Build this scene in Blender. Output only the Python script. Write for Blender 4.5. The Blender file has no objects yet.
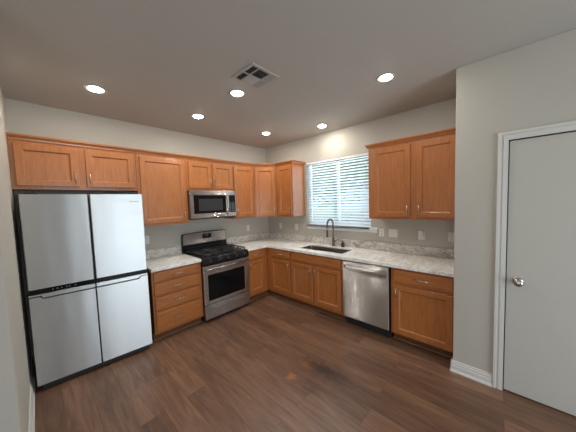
import bpy, bmesh, math, random
from mathutils import Matrix, Vector

C = bpy.context.scene
COL = C.collection
PI = math.pi
random.seed(7)

# ------------------------------------------------------------------ camera
cam_d = bpy.data.cameras.new('camera')
cam = bpy.data.objects.new('camera', cam_d)
COL.objects.link(cam)
R_ = Vector((0.67576929, -0.73641799, -0.0320063))
U_ = Vector((0.06703235, 0.01815461, 0.99758562))
F_ = Vector((0.73405894, 0.67628319, -0.06163215))
cam.matrix_world = Matrix(((R_.x, U_.x, -F_.x, -3.2850), (R_.y, U_.y, -F_.y, -3.6204),
                           (R_.z, U_.z, -F_.z, 1.6299), (0, 0, 0, 1)))
cam_d.sensor_width = 36.0
cam_d.lens = 231.707 / 576 * 36
cam_d.shift_x = -0.00141
cam_d.shift_y = 0.00108
cam_d.clip_start = 0.02
C.camera = cam

# ------------------------------------------------------------------ exposure
C.view_settings.view_transform = 'Standard'
C.view_settings.look = 'None'
C.view_settings.gamma = 1.0
C.view_settings.use_curve_mapping = False
C.view_settings.exposure = 0.0

# ------------------------------------------------------------------ sky
W = bpy.data.worlds.new('sky')
C.world = W
W.use_nodes = True
wn = W.node_tree
wn.nodes.clear()
out = wn.nodes.new('ShaderNodeOutputWorld')
bg = wn.nodes.new('ShaderNodeBackground')
tc = wn.nodes.new('ShaderNodeTexCoord'); sx = wn.nodes.new('ShaderNodeSeparateXYZ')
cr = wn.nodes.new('ShaderNodeValToRGB')
cr.color_ramp.elements[0].position = .0; cr.color_ramp.elements[0].color = (.60, .82, 1, 1)
cr.color_ramp.elements[1].position = .8; cr.color_ramp.elements[1].color = (.26, .52, 1, 1)
wn.links.new(tc.outputs['Generated'], sx.inputs[0]); wn.links.new(sx.outputs['Z'], cr.inputs[0])
wn.links.new(cr.outputs[0], bg.inputs[0])
bg.inputs[1].default_value = .85
wn.links.new(bg.outputs[0], out.inputs[0])

# ------------------------------------------------------------------ daylight
LAMP_W = 275.0      # radiance of the six recessed lamps
def area(name, loc, rot, sx, sy, power, colour):
    d = bpy.data.lights.new(name, 'AREA')
    d.shape = 'RECTANGLE'; d.size = sx; d.size_y = sy; d.energy = power; d.color = colour
    o = bpy.data.objects.new(name, d); COL.objects.link(o)
    o.location = loc; o.rotation_euler = rot
    return o
# daylight at the patio opening behind the camera, the side window of the open room, the kitchen window
area('patio_daylight', (-2.25, -6.62, 1.12), (PI / 2, 0, 0), 1.95, 2.1, 76, (0.83, 0.93, 1.0))
area('side_window_daylight', (-5.97, -4.2, 1.35), (0, -PI / 2, 0), 1.5, 2.4, 30, (0.93, 0.97, 1.0))
area('kitchen_window_daylight', (0.25, -1.64, 1.80), (0, PI / 2, 0), 1.05, 1.15, 30, (0.52, 0.78, 1.0))
sun_d = bpy.data.lights.new('sun', 'SUN'); sun_d.energy = .75; sun_d.angle = 0.02; sun_d.color = (1, .95, .86)
sun = bpy.data.objects.new('sun', sun_d); COL.objects.link(sun)
sun.rotation_euler = Vector((0.45, 0.30, -0.84)).to_track_quat('-Z', 'Y').to_euler()

# ================================================================== materials
def lin(r, g, b):
    f = lambda c: (c / 255 / 12.92) if c <= 10 else ((c / 255 + .055) / 1.055) ** 2.4
    return (f(r), f(g), f(b), 1)

def mat(name, col, rough=.5, metal=0.0, coat=0.0, spec=None):
    m = bpy.data.materials.new(name); m.use_nodes = True
    b = m.node_tree.nodes['Principled BSDF']
    b.inputs['Base Color'].default_value = col
    b.inputs['Roughness'].default_value = rough
    b.inputs['Metallic'].default_value = metal
    b.inputs['Coat Weight'].default_value = coat
    b.inputs['Coat Roughness'].default_value = .08
    if spec is not None: b.inputs['Specular IOR Level'].default_value = spec
    return m, m.node_tree.nodes, m.node_tree.links, b

def N(ns, t, **kw):
    n = ns.new(t)
    for k, v in kw.items(): setattr(n, k, v)
    return n

def coords(ns, ls, scale=(1, 1, 1), jitter=True):
    tc = N(ns, 'ShaderNodeTexCoord'); mp = N(ns, 'ShaderNodeMapping')
    mp.inputs['Scale'].default_value = scale
    if jitter:
        oi = N(ns, 'ShaderNodeObjectInfo'); ml = N(ns, 'ShaderNodeMath', operation='MULTIPLY')
        ml.inputs[1].default_value = 37.0
        ls.new(oi.outputs['Random'], ml.inputs[0])
        ad = N(ns, 'ShaderNodeVectorMath', operation='ADD')
        ls.new(tc.outputs['Object'], ad.inputs[0]); ls.new(ml.outputs[0], ad.inputs[1])
        ls.new(ad.outputs[0], mp.inputs['Vector'])
    else:
        ls.new(tc.outputs['Object'], mp.inputs['Vector'])
    return mp.outputs[0]

def ramp(ns, ls, fac, stops):
    r = N(ns, 'ShaderNodeValToRGB')
    e = r.color_ramp.elements
    e[0].position, e[0].color = stops[0]
    e[1].position, e[1].color = stops[1]
    for p, c in stops[2:]:
        x = e.new(p); x.color = c
    ls.new(fac, r.inputs[0])
    return r.outputs[0]

def noise(ns, ls, vec, scale, detail=4, rough=.55, dist=0):
    n = N(ns, 'ShaderNodeTexNoise')
    n.inputs['Scale'].default_value = scale; n.inputs['Detail'].default_value = detail
    n.inputs['Roughness'].default_value = rough; n.inputs['Distortion'].default_value = dist
    if vec is not None: ls.new(vec, n.inputs['Vector'])
    return n.outputs[0]

def mixc(ns, ls, fac, a, b, mode='MIX'):
    m = N(ns, 'ShaderNodeMix', data_type='RGBA', blend_type=mode)
    if isinstance(fac, float): m.inputs[0].default_value = fac
    else: ls.new(fac, m.inputs[0])
    for s, v in ((6, a), (7, b)):
        if isinstance(v, tuple): m.inputs[s].default_value = v
        else: ls.new(v, m.inputs[s])
    return m.outputs[2]

def bump(ns, ls, b, h, strength, dist=.01):
    n = N(ns, 'ShaderNodeBump'); n.inputs['Strength'].default_value = strength
    n.inputs['Distance'].default_value = dist
    ls.new(h, n.inputs['Height']); ls.new(n.outputs[0], b.inputs['Normal'])

def wall_paint(name, col, strength=.25, scale=110):
    m, ns, ls, b = mat(name, col, .75)
    v = coords(ns, ls, jitter=False)
    bump(ns, ls, b, noise(ns, ls, v, scale, 3, .5), strength, .004)
    return m

def wood(name, vertical):
    m, ns, ls, b = mat(name, lin(176, 108, 60), .38, coat=.55)
    b.inputs['Coat Roughness'].default_value = .14
    sc = (9, 9, .9) if vertical else (.9, 9, 9)
    v = coords(ns, ls, sc)
    g = noise(ns, ls, v, 5.0, 7, .6, .7)
    v2 = coords(ns, ls, (60, 60, 3) if vertical else (3, 60, 60))
    f = noise(ns, ls, v2, 3.0, 3, .6)
    c1 = ramp(ns, ls, g, [(.15, WOOD_D), (.5, WOOD_M), (.88, WOOD_L)])
    c2 = ramp(ns, ls, f, [(.3, (.88, .86, .84, 1)), (.62, (1, 1, 1, 1))])
    c = mixc(ns, ls, .8, c1, c2, 'MULTIPLY')
    ls.new(c, b.inputs['Base Color'])
    bump(ns, ls, b, f, .05, .002)
    return m
WOOD_D, WOOD_M, WOOD_L = lin(148, 85, 40), lin(171, 104, 52), lin(187, 120, 65)

def steel(name, col, rough, vertical_streaks=False, wave=0.0, aniso=.6):
    m, ns, ls, b = mat(name, col, rough, 1.0)
    v = coords(ns, ls, (2, 2, 260))
    n = noise(ns, ls, v, 3, 2, .5)
    r = ramp(ns, ls, n, [(.2, (rough * .8,) * 3 + (1,)), (.8, (rough * 1.2,) * 3 + (1,))])
    ls.new(r, b.inputs['Roughness'])
    b.inputs['Anisotropic'].default_value = aniso
    t = N(ns, 'ShaderNodeTangent', direction_type='RADIAL', axis='Z')
    ls.new(t.outputs[0], b.inputs['Tangent'])
    b.inputs['Anisotropic Rotation'].default_value = .25
    if wave:
        v2 = coords(ns, ls, (5, 5, .8))
        bump(ns, ls, b, noise(ns, ls, v2, 1.3, 1, .4), wave, .05)
    return m

M = {}
M['wall'] = wall_paint('greige_wall_paint', lin(183, 177, 166))
M['ceiling'] = wall_paint('ceiling_paint', lin(190, 186, 179), .2, 70)
M['trim'] = mat('white_trim_paint', lin(208, 205, 198), .4)[0]
M['door_paint'] = wall_paint('pantry_door_paint', lin(186, 182, 172), .06, 60)
M['wood'] = wood('maple_upright_grain', True)
M['wood_h'] = wood('maple_level_grain', False)
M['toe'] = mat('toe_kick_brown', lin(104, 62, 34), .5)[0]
M['steel'] = steel('fridge_steel', (.59, .60, .60, 1), .40, aniso=.85, wave=.05)
def brushed(name, col, rough, k):
    # steel brushed from side to side: fine level grooves tilt the normal up and down only
    m, ns, ls, b = mat(name, col, rough, 1.0)
    ge = N(ns, 'ShaderNodeNewGeometry')
    wn_ = N(ns, 'ShaderNodeTexWhiteNoise', noise_dimensions='3D')
    ls.new(ge.outputs['Position'], wn_.inputs['Vector'])
    sub = N(ns, 'ShaderNodeMath', operation='SUBTRACT'); sub.inputs[1].default_value = .5
    ls.new(wn_.outputs['Value'], sub.inputs[0])
    mu = N(ns, 'ShaderNodeMath', operation='MULTIPLY'); mu.inputs[1].default_value = k
    ls.new(sub.outputs[0], mu.inputs[0])
    cb = N(ns, 'ShaderNodeCombineXYZ'); ls.new(mu.outputs[0], cb.inputs['Z'])
    ad = N(ns, 'ShaderNodeVectorMath', operation='ADD')
    ls.new(ge.outputs['Normal'], ad.inputs[0]); ls.new(cb.outputs[0], ad.inputs[1])
    v2 = coords(ns, ls, (6, 6, 1.5)); n2 = noise(ns, ls, v2, 1.0, 2, .5)
    bp = N(ns, 'ShaderNodeBump'); bp.inputs['Strength'].default_value = .12; bp.inputs['Distance'].default_value = .02
    ls.new(n2, bp.inputs['Height']); 
    nz = N(ns, 'ShaderNodeVectorMath', operation='NORMALIZE'); ls.new(ad.outputs[0], nz.inputs[0])
    ls.new(nz.outputs[0], bp.inputs['Normal'])
    ls.new(bp.outputs[0], b.inputs['Normal'])
    return m
M['steel_dw'] = brushed('dishwasher_steel', (.56, .55, .54, 1), .17, 1.7)
M['steel_range'] = brushed('range_steel', (.46, .44, .42, 1), .24, 1.1)
M['chrome'] = mat('brushed_nickel', (.52, .50, .47, 1), .27, 1.0)[0]
M['handle'] = mat('pull_nickel', (.50, .47, .43, 1), .34, 1.0)[0]
M['black'] = mat('black_enamel', (.010, .010, .011, 1), .25, spec=.3)[0]
M['black_glass'] = mat('black_glass', (.006, .006, .007, 1), .10, spec=.22)[0]
M['black_matte'] = mat('black_plastic', (.016, .016, .018, 1), .5)[0]
M['iron'] = mat('cast_iron', (.016, .016, .016, 1), .55)[0]
M['fridge_side'] = mat('fridge_side_charcoal', (.025, .026, .03, 1), .45)[0]
M['plate'] = mat('white_plastic', lin(226, 222, 212), .35)[0]
M['plate_slot'] = mat('outlet_slot', lin(70, 66, 62), .6)[0]
M['plate_grey'] = mat('beige_plate', lin(222, 214, 201), .45)[0]
M['blind'] = mat('white_blind_slat', lin(236, 238, 238), .4)[0]
M['vinyl'] = mat('white_vinyl', lin(232, 234, 234), .35)[0]
M['bronze'] = mat('dark_bronze', (.10, .085, .075, 1), .3, .9)[0]
M['gun'] = mat('faucet_gunmetal', (.20, .17, .145, 1), .28, 1.0)[0]
M['print'] = mat('grey_print', lin(128, 122, 122), .5)[0]
M['icon'] = mat('pale_print', lin(170, 175, 180), .5)[0]
M['shoe'] = mat('caulk_line', lin(150, 112, 80), .5)[0]
M['sink'] = steel('sink_steel', (.36, .34, .32, 1), .3)
M['vent_white'] = mat('vent_white', lin(184, 180, 174), .45)[0]
M['vent_shade'] = mat('duct_shade', (.02, .02, .02, 1), .8)[0]  # near-black that stands for the shade inside the vent

def emit(name, col, s):
    m = bpy.data.materials.new(name); m.use_nodes = True
    ns, ls = m.node_tree.nodes, m.node_tree.links
    ns.clear()
    o = ns.new('ShaderNodeOutputMaterial'); e = ns.new('ShaderNodeEmission')
    e.inputs[0].default_value = col; e.inputs[1].default_value = s
    ls.new(e.outputs[0], o.inputs[0])
    return m
M['lamp'] = emit('lamp_glow', (1.0, .96, .88, 1), LAMP_W)
M['screen'] = emit('clock_screen', (.35, .75, 1, 1), .10)

def glass_mat():
    m = bpy.data.materials.new('window_glass'); m.use_nodes = True
    ns, ls = m.node_tree.nodes, m.node_tree.links
    ns.clear()
    o = ns.new('ShaderNodeOutputMaterial'); t = ns.new('ShaderNodeBsdfTransparent')
    g = ns.new('ShaderNodeBsdfGlossy'); g.inputs['Roughness'].default_value = .02
    f = ns.new('ShaderNodeFresnel'); f.inputs[0].default_value = 1.45
    mx = ns.new('ShaderNodeMixShader')
    t.inputs[0].default_value = (.94, .97, .97, 1)
    ls.new(f.outputs[0], mx.inputs[0]); ls.new(t.outputs[0], mx.inputs[1]); ls.new(g.outputs[0], mx.inputs[2])
    ls.new(mx.outputs[0], o.inputs[0])
    return m
M['glass'] = glass_mat()

def counter_mat(name='veined_stone', k1=.36, k2=.16, base=(lin(222, 215, 206), lin(242, 238, 232), lin(248, 245, 240)), rot=(.5, .35, .62), sc=(1.0, 2.6, 1.6)):
    m, ns, ls, b = mat(name, lin(215, 208, 198), .16)
    tc = N(ns, 'ShaderNodeTexCoord'); mp = N(ns, 'ShaderNodeMapping')
    mp.inputs['Rotation'].default_value = rot; mp.inputs['Scale'].default_value = sc
    ls.new(tc.outputs['Object'], mp.inputs[0]); v = mp.outputs[0]
    warp = noise(ns, ls, v, 2.4, 5, .6, .8)
    n1 = noise(ns, ls, v, 3.4, 8, .60, 1.3)
    veins = ramp(ns, ls, n1, [(.455, (0, 0, 0, 1)), (.492, (1, 1, 1, 1)), (.525, (0, 0, 0, 1))])
    n2 = noise(ns, ls, v, 8.0, 6, .6, 1.0)
    veins2 = ramp(ns, ls, n2, [(.47, (0, 0, 0, 1)), (.495, (1, 1, 1, 1)), (.52, (0, 0, 0, 1))])
    cloud = ramp(ns, ls, warp, [(.28, base[0]), (.45, base[1]), (.7, base[2])])
    ml = N(ns, 'ShaderNodeMath', operation='MULTIPLY'); ml.inputs[1].default_value = k1
    ls.new(veins, ml.inputs[0])
    c = mixc(ns, ls, ml.outputs[0], cloud, lin(118, 108, 100))
    ml2 = N(ns, 'ShaderNodeMath', operation='MULTIPLY'); ml2.inputs[1].default_value = k2
    ls.new(veins2, ml2.inputs[0])
    c = mixc(ns, ls, ml2.outputs[0], c, lin(150, 134, 120))
    ls.new(c, b.inputs['Base Color'])
    return m
M['stone'] = counter_mat()
M['splash'] = counter_mat('veined_stone_dimmed', .7, .45, (lin(176, 169, 160), lin(206, 200, 192), lin(222, 217, 210)), (.6, .7, .3), (1.6, 1.6, 2.4))  # countertop stone with heavier veins; base darkened for the weaker light on it

def floor_mat():
    m, ns, ls, b = mat('vinyl_plank_floor', lin(84, 58, 46), .36)
    tc = N(ns, 'ShaderNodeTexCoord')
    sw = N(ns, 'ShaderNodeSeparateXYZ'); ls.new(tc.outputs['Object'], sw.inputs[0])
    cb = N(ns, 'ShaderNodeCombineXYZ')
    ls.new(sw.outputs['Y'], cb.inputs['X']); ls.new(sw.outputs['X'], cb.inputs['Y'])
    br = N(ns, 'ShaderNodeTexBrick', offset=.37, offset_frequency=2)
    br.inputs['Color1'].default_value = (0, 0, 0, 1); br.inputs['Color2'].default_value = (1, 1, 1, 1)
    br.inputs['Mortar'].default_value = (.5, .5, .5, 1)
    br.inputs['Scale'].default_value = 1.0
    br.inputs['Mortar Size'].default_value = .0012
    br.inputs['Bias'].default_value = 0
    br.inputs['Brick Width'].default_value = 1.22
    br.inputs['Row Height'].default_value = .18
    ls.new(cb.outputs[0], br.inputs['Vector'])
    bw = N(ns, 'ShaderNodeSeparateColor'); ls.new(br.outputs['Color'], bw.inputs[0])
    # grain stretched along y, shifted plank by plank
    mu = N(ns, 'ShaderNodeMath', operation='MULTIPLY'); mu.inputs[1].default_value = 23.0
    ls.new(bw.outputs[0], mu.inputs[0])
    ad = N(ns, 'ShaderNodeVectorMath', operation='ADD')
    ls.new(tc.outputs['Object'], ad.inputs[0]); ls.new(mu.outputs[0], ad.inputs[1])
    mp = N(ns, 'ShaderNodeMapping'); mp.inputs['Scale'].default_value = (9, .9, 1)
    ls.new(ad.outputs[0], mp.inputs[0])
    g = noise(ns, ls, mp.outputs[0], 2.2, 8, .62, .9)
    mp2 = N(ns, 'ShaderNodeMapping'); mp2.inputs['Scale'].default_value = (60, 2.5, 1)
    ls.new(ad.outputs[0], mp2.inputs[0])
    f = noise(ns, ls, mp2.outputs[0], 2.0, 4, .6)
    grain = ramp(ns, ls, g, [(.25, FL_D), (.5, FL_M), (.76, FL_L)])
    tone = ramp(ns, ls, bw.outputs[0], [(0.0, (.68, .66, .65, 1)), (1.0, (1.2, 1.18, 1.15, 1))])
    c = mixc(ns, ls, 1.0, grain, tone, 'MULTIPLY')
    fine = ramp(ns, ls, f, [(.3, (.78, .77, .76, 1)), (.65, (1.05, 1.05, 1.05, 1))])
    c = mixc(ns, ls, .8, c, fine, 'MULTIPLY')
    seam = N(ns, 'ShaderNodeMath', operation='MULTIPLY'); seam.inputs[1].default_value = .7
    ls.new(br.outputs['Fac'], seam.inputs[0])
    c = mixc(ns, ls, seam.outputs[0], c, lin(34, 24, 20))
    # worn patch in the middle of the floor: scuffed orange core, dark stain beside it
    def blob(cx, cy, rx, ry, ang, soft0, soft1, wk=1.3, ws=26):
        p = N(ns, 'ShaderNodeMapping', vector_type='TEXTURE')
        p.inputs['Location'].default_value = (cx, cy, 0)
        p.inputs['Rotation'].default_value = (0, 0, ang)
        p.inputs['Scale'].default_value = (rx, ry, 1)
        ls.new(tc.outputs['Object'], p.inputs[0])
        mpw = N(ns, 'ShaderNodeMapping'); mpw.inputs['Scale'].default_value = (1.6, .45, 1)
        ls.new(tc.outputs['Object'], mpw.inputs[0])
        ln = N(ns, 'ShaderNodeVectorMath', operation='LENGTH'); ls.new(p.outputs[0], ln.inputs[0])
        wob = noise(ns, ls, mpw.outputs[0], ws, 6, .7)
        s = N(ns, 'ShaderNodeMath', operation='MULTIPLY_ADD'); s.inputs[1].default_value = wk
        ls.new(wob, s.inputs[0]); ls.new(ln.outputs['Value'], s.inputs[2])
        r = N(ns, 'ShaderNodeMapRange'); r.inputs['From Min'].default_value = soft0
        r.inputs['From Max'].default_value = soft1
        r.inputs['To Min'].default_value = 1; r.inputs['To Max'].default_value = 0
        ls.new(s.outputs[0], r.inputs['Value'])
        return r.outputs[0]
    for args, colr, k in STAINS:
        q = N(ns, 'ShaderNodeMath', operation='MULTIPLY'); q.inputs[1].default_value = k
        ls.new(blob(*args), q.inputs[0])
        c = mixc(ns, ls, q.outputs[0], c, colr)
    ls.new(c, b.inputs['Base Color'])
    rr = ramp(ns, ls, g, [(.3, (.40,) * 3 + (1,)), (.7, (.32,) * 3 + (1,))])
    ls.new(rr, b.inputs['Roughness'])
    bump(ns, ls, b, f, .08, .002)
    return m
FL_D, FL_M, FL_L = lin(90, 65, 51), lin(121, 90, 71), lin(144, 110, 88)
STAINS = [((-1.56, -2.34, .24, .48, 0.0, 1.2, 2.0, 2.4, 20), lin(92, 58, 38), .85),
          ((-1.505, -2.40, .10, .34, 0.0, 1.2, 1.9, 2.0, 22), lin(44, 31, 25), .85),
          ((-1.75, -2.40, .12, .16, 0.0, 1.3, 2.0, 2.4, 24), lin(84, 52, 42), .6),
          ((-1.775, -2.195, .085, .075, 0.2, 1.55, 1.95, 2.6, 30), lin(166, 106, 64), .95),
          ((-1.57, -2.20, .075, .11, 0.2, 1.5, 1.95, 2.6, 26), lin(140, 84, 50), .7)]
M['floor'] = floor_mat()

def leaf_mat(name, c0, c1):
    m, ns, ls, b = mat(name, c0, .6)
    v = coords(ns, ls)
    c = ramp(ns, ls, noise(ns, ls, v, 6, 4), [(.3, c0), (.7, c1)])
    ls.new(c, b.inputs['Base Color'])
    return m
M['lawn'] = leaf_mat('lawn_grass', lin(130, 150, 80), lin(160, 172, 104))
M['leaf'] = leaf_mat('tree_leaf', lin(84, 128, 62), lin(150, 186, 96))
M['bush'] = leaf_mat('reddish_leaf', lin(170, 84, 92), lin(206, 130, 134))
M['bark'] = leaf_mat('bark', lin(74, 64, 58), lin(100, 88, 78))

# ================================================================== mesh helpers
def bm_new(): return bmesh.new()

def join(bm, src, mtx=None):
    if mtx is not None: src.transform(mtx)
    me = bpy.data.meshes.new('t'); src.to_mesh(me); src.free()
    bm.from_mesh(me); bpy.data.meshes.remove(me)
    return bm

def box(bm, x0, x1, y0, y1, z0, z1, bev=0.0, seg=1, mtx=None):
    t = bmesh.new()
    bmesh.ops.create_cube(t, size=1)
    for v in t.verts:
        v.co = Vector(((x0 + x1) / 2 + v.co.x * (x1 - x0), (y0 + y1) / 2 + v.co.y * (y1 - y0),
                       (z0 + z1) / 2 + v.co.z * (z1 - z0)))
    if bev:
        bmesh.ops.bevel(t, geom=t.edges[:], offset=bev, segments=seg, affect='EDGES', profile=.6)
    return join(bm, t, mtx)

def prism(bm, pts, axis, a0, a1, bev=0.0, mtx=None):
    """closed outline pts (2-D) swept along an axis: 'x' outline is (y,z), 'y' is (x,z), 'z' is (x,y)"""
    t = bmesh.new()
    def P(p, a):
        return {'x': (a, p[0], p[1]), 'y': (p[0], a, p[1]), 'z': (p[0], p[1], a)}[axis]
    va = [t.verts.new(P(p, a0)) for p in pts]; vb = [t.verts.new(P(p, a1)) for p in pts]
    t.faces.new(va); t.faces.new(vb[::-1])
    n = len(pts)
    for i in range(n):
        t.faces.new((va[i], vb[i], vb[(i + 1) % n], va[(i + 1) % n]))
    bmesh.ops.recalc_face_normals(t, faces=t.faces[:])
    if bev: bmesh.ops.bevel(t, geom=t.edges[:], offset=bev, segments=1, affect='EDGES')
    return join(bm, t, mtx)

def tube(bm, pts, r, n=10, cap=True):
    t = bmesh.new()
    pts = [Vector(p) for p in pts]
    rs = r if isinstance(r, (list, tuple)) else [r] * len(pts)
    rings = []
    up = Vector((0, 0, 1))
    prev = None
    for i, p in enumerate(pts):
        d = (pts[min(i + 1, len(pts) - 1)] - pts[max(i - 1, 0)]).normalized()
        if prev is None:
            a = d.orthogonal().normalized()
        else:
            a = (prev - d * prev.dot(d)).normalized()
        prev = a
        b = d.cross(a)
        rings.append([t.verts.new(p + (a * math.cos(2 * PI * k / n) + b * math.sin(2 * PI * k / n)) * rs[i]) for k in range(n)])
    for i in range(len(rings) - 1):
        for k in range(n):
            t.faces.new((rings[i][k], rings[i][(k + 1) % n], rings[i + 1][(k + 1) % n], rings[i + 1][k]))
    if cap:
        t.faces.new(rings[0][::-1]); t.faces.new(rings[-1])
    bmesh.ops.recalc_face_normals(t, faces=t.faces[:])
    for f in t.faces: f.smooth = len(f.verts) == 4
    return join(bm, t)

def lathe(bm, prof, mtx=None, n=24):
    """prof: list of (radius, height) about local z"""
    t = bmesh.new()
    rings = []
    for r, z in prof:
        if r < 1e-6: rings.append([t.verts.new((0, 0, z))])
        else: rings.append([t.verts.new((r * math.cos(2 * PI * k / n), r * math.sin(2 * PI * k / n), z)) for k in range(n)])
    for a, b in zip(rings, rings[1:]):
        for k in range(n):
            if len(a) == 1 and len(b) == 1: continue
            if len(a) == 1: t.faces.new((a[0], b[k], b[(k + 1) % n]))
            elif len(b) == 1: t.faces.new((a[k], a[(k + 1) % n], b[0]))
            else: t.faces.new((a[k], a[(k + 1) % n], b[(k + 1) % n], b[k]))
    bmesh.ops.recalc_face_normals(t, faces=t.faces[:])
    for f in t.faces: f.smooth = True
    return join(bm, t, mtx)

def cells(bm, us, vs, keep, w0, w1, plane='xy', bev=0.0):
    """slab made of the kept cells of a grid (so it can hold openings)"""
    t = bmesh.new()
    V = {}
    def gv(i, j, w):
        k = (i, j, w)
        if k not in V:
            u, v = us[i], vs[j]
            V[k] = t.verts.new({'xy': (u, v, w), 'yz': (w, u, v), 'xz': (u, w, v)}[plane])
        return V[k]
    n, m = len(us) - 1, len(vs) - 1
    K = {(i, j) for i in range(n) for j in range(m) if keep((us[i] + us[i + 1]) / 2, (vs[j] + vs[j + 1]) / 2)}
    for i, j in K:
        for w in (w0, w1):
            t.faces.new((gv(i, j, w), gv(i + 1, j, w), gv(i + 1, j + 1, w), gv(i, j + 1, w)))
        for di, dj, a, b in ((-1, 0, (i, j), (i, j + 1)), (1, 0, (i + 1, j), (i + 1, j + 1)),
                             (0, -1, (i, j), (i + 1, j)), (0, 1, (i, j + 1), (i + 1, j + 1))):
            if (i + di, j + dj) not in K:
                t.faces.new((gv(*a, w0), gv(*b, w0), gv(*b, w1), gv(*a, w1)))
    bmesh.ops.recalc_face_normals(t, faces=t.faces[:])
    bmesh.ops.dissolve_limit(t, angle_limit=.01, verts=t.verts[:], edges=t.edges[:])
    if bev:
        ed = [e for e in t.edges if len(e.link_faces) == 2 and e.calc_face_angle(0) > .5]
        bmesh.ops.bevel(t, geom=ed, offset=bev, segments=2, affect='EDGES', profile=.6)
    return join(bm, t)

def shaker(bm, w, h, x0, z0, y_back, th=.02, frame=.058, panel=True):
    """framed cabinet door with a stepped recessed panel; front faces -y"""
    t = bmesh.new()
    yf = y_back - th
    rings = [(0, y_back), (0, yf + .004), (.003, yf)]
    if panel:
        rings += [(frame - .004, yf), (frame - .001, yf + .002), (frame + .009, yf + .012), (frame + .011, yf + .0125)]
    else:
        rings += [(.012, yf), (.016, yf - .002)]
    rv = []
    for ins, y in rings:
        rv.append([t.verts.new(p) for p in ((x0 + ins, y, z0 + ins), (x0 + w - ins, y, z0 + ins),
                                            (x0 + w - ins, y, z0 + h - ins), (x0 + ins, y, z0 + h - ins))])
    t.faces.new(rv[0][::-1]); t.faces.new(rv[-1])
    for a, b in zip(rv, rv[1:]):
        for k in range(4):
            t.faces.new((a[k], a[(k + 1) % 4], b[(k + 1) % 4], b[k]))
    bmesh.ops.recalc_face_normals(t, faces=t.faces[:])
    return join(bm, t)

def obj(name, bm, m, parent=None, loc=None, label=None):
    me = bpy.data.meshes.new(name); bm.to_mesh(me); bm.free()
    o = bpy.data.objects.new(name, me)
    me.materials.append(m)
    COL.objects.link(o)
    if parent is not None: o.parent = parent
    if loc: o.location = loc
    if label: o['label'] = label
    return o

def thing(name, label, cat, loc=(0, 0, 0), rz=0.0, group=None, kind=None):
    o = bpy.data.objects.new(name, None); COL.objects.link(o)
    o.empty_display_size = .1
    o.location = loc; o.rotation_euler = (0, 0, rz)
    if label: o['label'] = label
    if cat: o['category'] = cat
    if group: o['group'] = group
    if kind: o['kind'] = kind
    return o

def tag(o, label, cat, group=None, kind=None):
    o['label'] = label; o['category'] = cat
    if group: o['group'] = group
    if kind: o['kind'] = kind
    return o

def struct(name, bm, m, label=None, parent=None):
    o = obj(name, bm, m, parent); o['kind'] = 'structure'
    if label: o['label'] = label
    return o

def copy_tree(o, parent=None):
    c = o.copy(); COL.objects.link(c); c.parent = parent
    for ch in list(o.children): copy_tree(ch, c)
    return c

# ================================================================== room shell
H = 2.744
LX = -3.425            # left wall face
PX, PY = -.7402, -3.3073   # pantry corner
RY, FX = -6.6, -6.0    # rear wall, far side wall

struct('floor', box(bm_new(), FX - .12, .12, RY - .12, .12, -.12, 0), M['floor'], 'dark brown wood plank floor')
struct('ceiling', box(bm_new(), FX - .12, .12, RY - .12, .12, H, H + .12), M['ceiling'], 'plain pale ceiling with recessed lamps')
struct('wall_back', box(bm_new(), LX - .02, .12, 0, .12, 0, H), M['wall'], 'greige wall behind the range')
WY0, WY1, WZ0, WZ1 = -1.050, -2.222, 1.225, 2.312
struct('wall_right', cells(bm_new(), [-3.3073, WY1, WY0, 0], [0, WZ0, WZ1, H],
       lambda y, z: not (WY1 < y < WY0 and WZ0 < z < WZ1), 0, .12, 'yz'), M['wall'], 'greige wall with the window over the sink')
DY0, DY1, DZ = -3.6515, -4.4165, 2.062
struct('wall_pantry', cells(bm_new(), [RY, DY1, DY0, PY], [0, DZ, H],
       lambda y, z: not (DY1 < y < DY0 and z < DZ), PX, PX + .11, 'yz', bev=.006), M['wall'], 'greige pantry wall holding the plain door')
struct('wall_pantry_return', box(bm_new(), PX + .112, .12, PY - .11, PY - .002, 0, H), M['wall'])
struct('wall_pantry_rear', box(bm_new(), 0.0, .12, RY, PY - .112, 0, H), M['wall'])
struct('wall_left', box(bm_new(), FX, LX, -1.66, .0, 0, H, .012, 3), M['wall'], 'left wall ending in a rounded corner beside the fridge')
struct('wall_far_left', cells(bm_new(), [RY, -5.45, -2.95, 0], [0, .55, 2.15, H],
       lambda y, z: not (-5.45 < y < -2.95 and .55 < z < 2.15), FX - .12, FX, 'yz'), M['wall'])
struct('wall_rear', cells(bm_new(), [FX, -3.25, -1.25, .12], [0, 2.2, H],
       lambda x, z: not (-3.25 < x < -1.25 and z < 2.2), RY - .12, RY, 'xz'), M['wall'])

# baseboards
def base_profile(s=1):
    return [(0, 0), (s * .022, 0), (s * .022, .012), (s * .016, .022), (s * .013, .024), (s * .013, .060), (s * .010, .066),
            (s * .010, .084), (s * .006, .092), (s * .006, .104), (0, .108)]
struct('baseboard_left', prism(bm_new(), [(LX + p[0], p[1]) for p in base_profile()], 'y', -1.645, -.012), M['trim'], 'white baseboard along the left wall beside the fridge')
bmv = prism(bm_new(), [(PX + p[0], p[1]) for p in base_profile(-1)], 'y', -3.5855, PY + .015)
prism(bmv, [(PY + .001 + p[0], p[1]) for p in base_profile()], 'x', PX - .015, PX + .098)
struct('baseboard_right', bmv, M['trim'], 'white stepped baseboard between pantry corner and door casing')

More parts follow.
